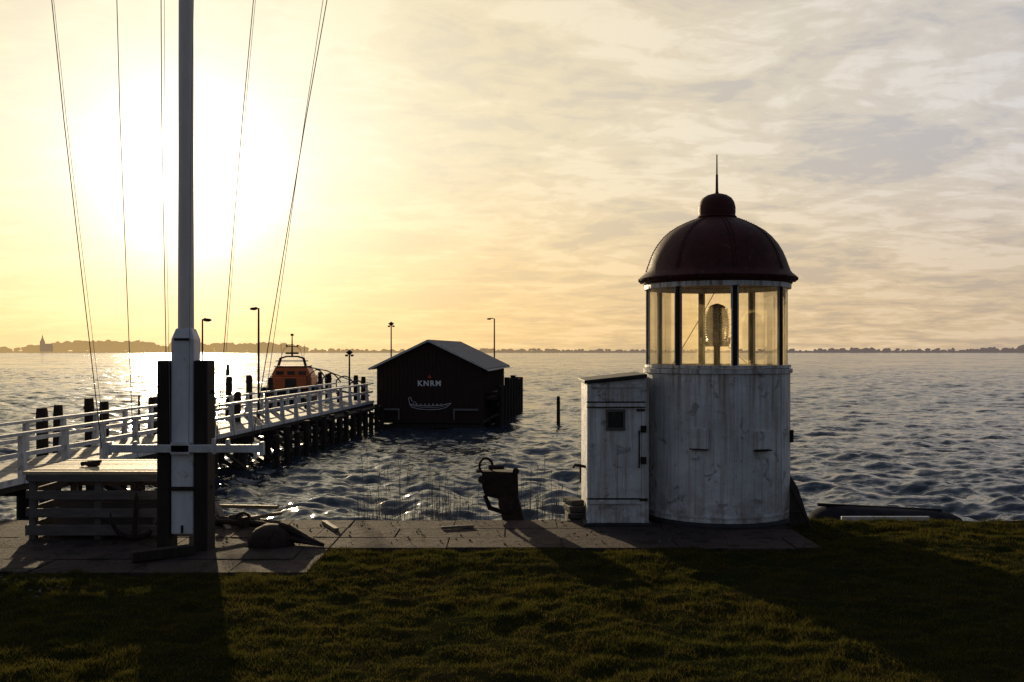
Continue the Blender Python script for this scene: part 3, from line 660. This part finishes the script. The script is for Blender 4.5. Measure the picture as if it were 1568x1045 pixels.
# ---------------- camera, sun, sky ----------------
cd=D.cameras.new('camera'); cam=D.objects.new('camera',cd); scn.collection.objects.link(cam); scn.camera=cam
cam.location=(0,0,H); cam.rotation_euler=(math.pi/2,0,0); cd.sensor_width=36; cd.lens=36*F/1568; cd.shift_y=(HY-522.5)/1568; cd.clip_end=9000; cd.clip_start=.1
sd=Vector(((288-784)/F,1,(HY-272)/F)).normalized(); el=math.asin(sd.z); azm=math.atan2(sd.x,sd.y)
ld=D.lights.new('sun','SUN'); ld.energy=4.6; ld.angle=math.radians(.6); ld.color=(1,.78,.48); so=D.objects.new('sun',ld); scn.collection.objects.link(so)
so.rotation_euler=sd.to_track_quat('Z','Y').to_euler(); so.location=(-10,30,12)
wd=D.worlds.new('World'); scn.world=wd; wd.use_nodes=True; t=NT(wd.node_tree); bg=t.n['Background']
sky=t.new('ShaderNodeTexSky',sky_type='NISHITA'); sky.sun_disc=False; sky.sun_elevation=el; sky.sun_rotation=azm; sky.dust_density=2; sky.air_density=1.0
N=t.vmath('NORMALIZE',t.new('ShaderNodeTexCoord').outputs['Generated'])
ca=t.vmath('DOT_PRODUCT',N,tuple(sd)); a=t.math('ARCCOSINE',t.math('MINIMUM',ca,.999999)); deg=t.math('MULTIPLY',a,180/math.pi)
rp=t.new('ShaderNodeValToRGB'); t.put(rp.inputs[0],t.math('DIVIDE',deg,120)); cr=rp.color_ramp
stops=[(0,(.97,.92,.80)),(7,(.95,.88,.70)),(12,(.91,.81,.57)),(18,(.86,.735,.50)),(27,(.78,.675,.50)),(38,(.68,.615,.53)),(48,(.61,.57,.545)),(72,(.25,.26,.28)),(112,(.14,.16,.20))]
while len(cr.elements)<len(stops): cr.elements.new(.5)
for e,(p_,c_) in zip(cr.elements,stops): e.position=p_/120; e.color=(*c_,1)
for e,(p_,c_) in zip(cr.elements,stops): e.position=p_/120; e.color=(*c_,1)
veil=rp.outputs[0]
sx=t.new('ShaderNodeSeparateXYZ'); t.put(sx.inputs[0],N); zc_=t.math('MAXIMUM',sx.outputs[2],0)
lowt=t.mapr(zc_,0,.22,1,0,True)
veil=t.mix(lowt,veil,t.mix(1.0,veil,(1.02,.84,.60),'MULTIPLY'))
hit=t.mapr(zc_,.30,.75,0,1,True)
veil=t.mix(hit,veil,t.mix(1.0,veil,(.45,.52,.66),'MULTIPLY'))
inv=t.math('DIVIDE',1,t.math('ADD',zc_,.14))
cb=t.new('ShaderNodeCombineXYZ'); t.put(cb.inputs[0],t.math('MULTIPLY',sx.outputs[0],inv)); t.put(cb.inputs[1],t.math('MULTIPLY',sx.outputs[1],inv))
cvec=cb.outputs[0]
c1=t.noise(t.scalev(cvec,(.9,1.1,1),(0,0,.3)),1.7,8,.6,.7); c2=t.noise(t.scalev(cvec,(1.2,1.5,1),(0,0,-.3)),5,7,.62,.5)
cl=t.math('ADD',t.math('MULTIPLY',c1,.62),t.math('MULTIPLY',c2,.38))
lite=t.mapr(cl,.495,.575,0,1,True); dark=t.mapr(cl,.50,.41,0,1,True)
away=t.mapr(deg,8,30,.3,1)
veil=t.mix(t.math('MULTIPLY',t.math('MULTIPLY',lite,away),.7),veil,t.mix(1.0,veil,(1.24,1.27,1.34),'MULTIPLY'))
veil=t.mix(t.math('MULTIPLY',t.math('MULTIPLY',dark,away),.9),veil,t.mix(1.0,veil,(.79,.82,.93),'MULTIPLY'))
g1=t.math('MULTIPLY',t.math('EXPONENT',t.math('MULTIPLY',t.math('POWER',t.math('DIVIDE',deg,3.4),2),-1)),2.4)
g2=t.math('MULTIPLY',t.math('EXPONENT',t.math('MULTIPLY',t.math('DIVIDE',deg,4.5),-1)),.45)
gl=t.math('ADD',t.math('ADD',g1,g2),1.0)
sc=t.new('ShaderNodeVectorMath',operation='SCALE'); t.put(sc.inputs[0],veil); t.put(sc.inputs[3],t.math('MULTIPLY',gl,10))
fin=t.mix(.94,sky.outputs[0],sc.outputs[0]); t.put(bg.inputs[0],fin); bg.inputs[1].default_value=.1
scn.view_settings.view_transform='Standard'; scn.view_settings.look='None'; scn.view_settings.exposure=0
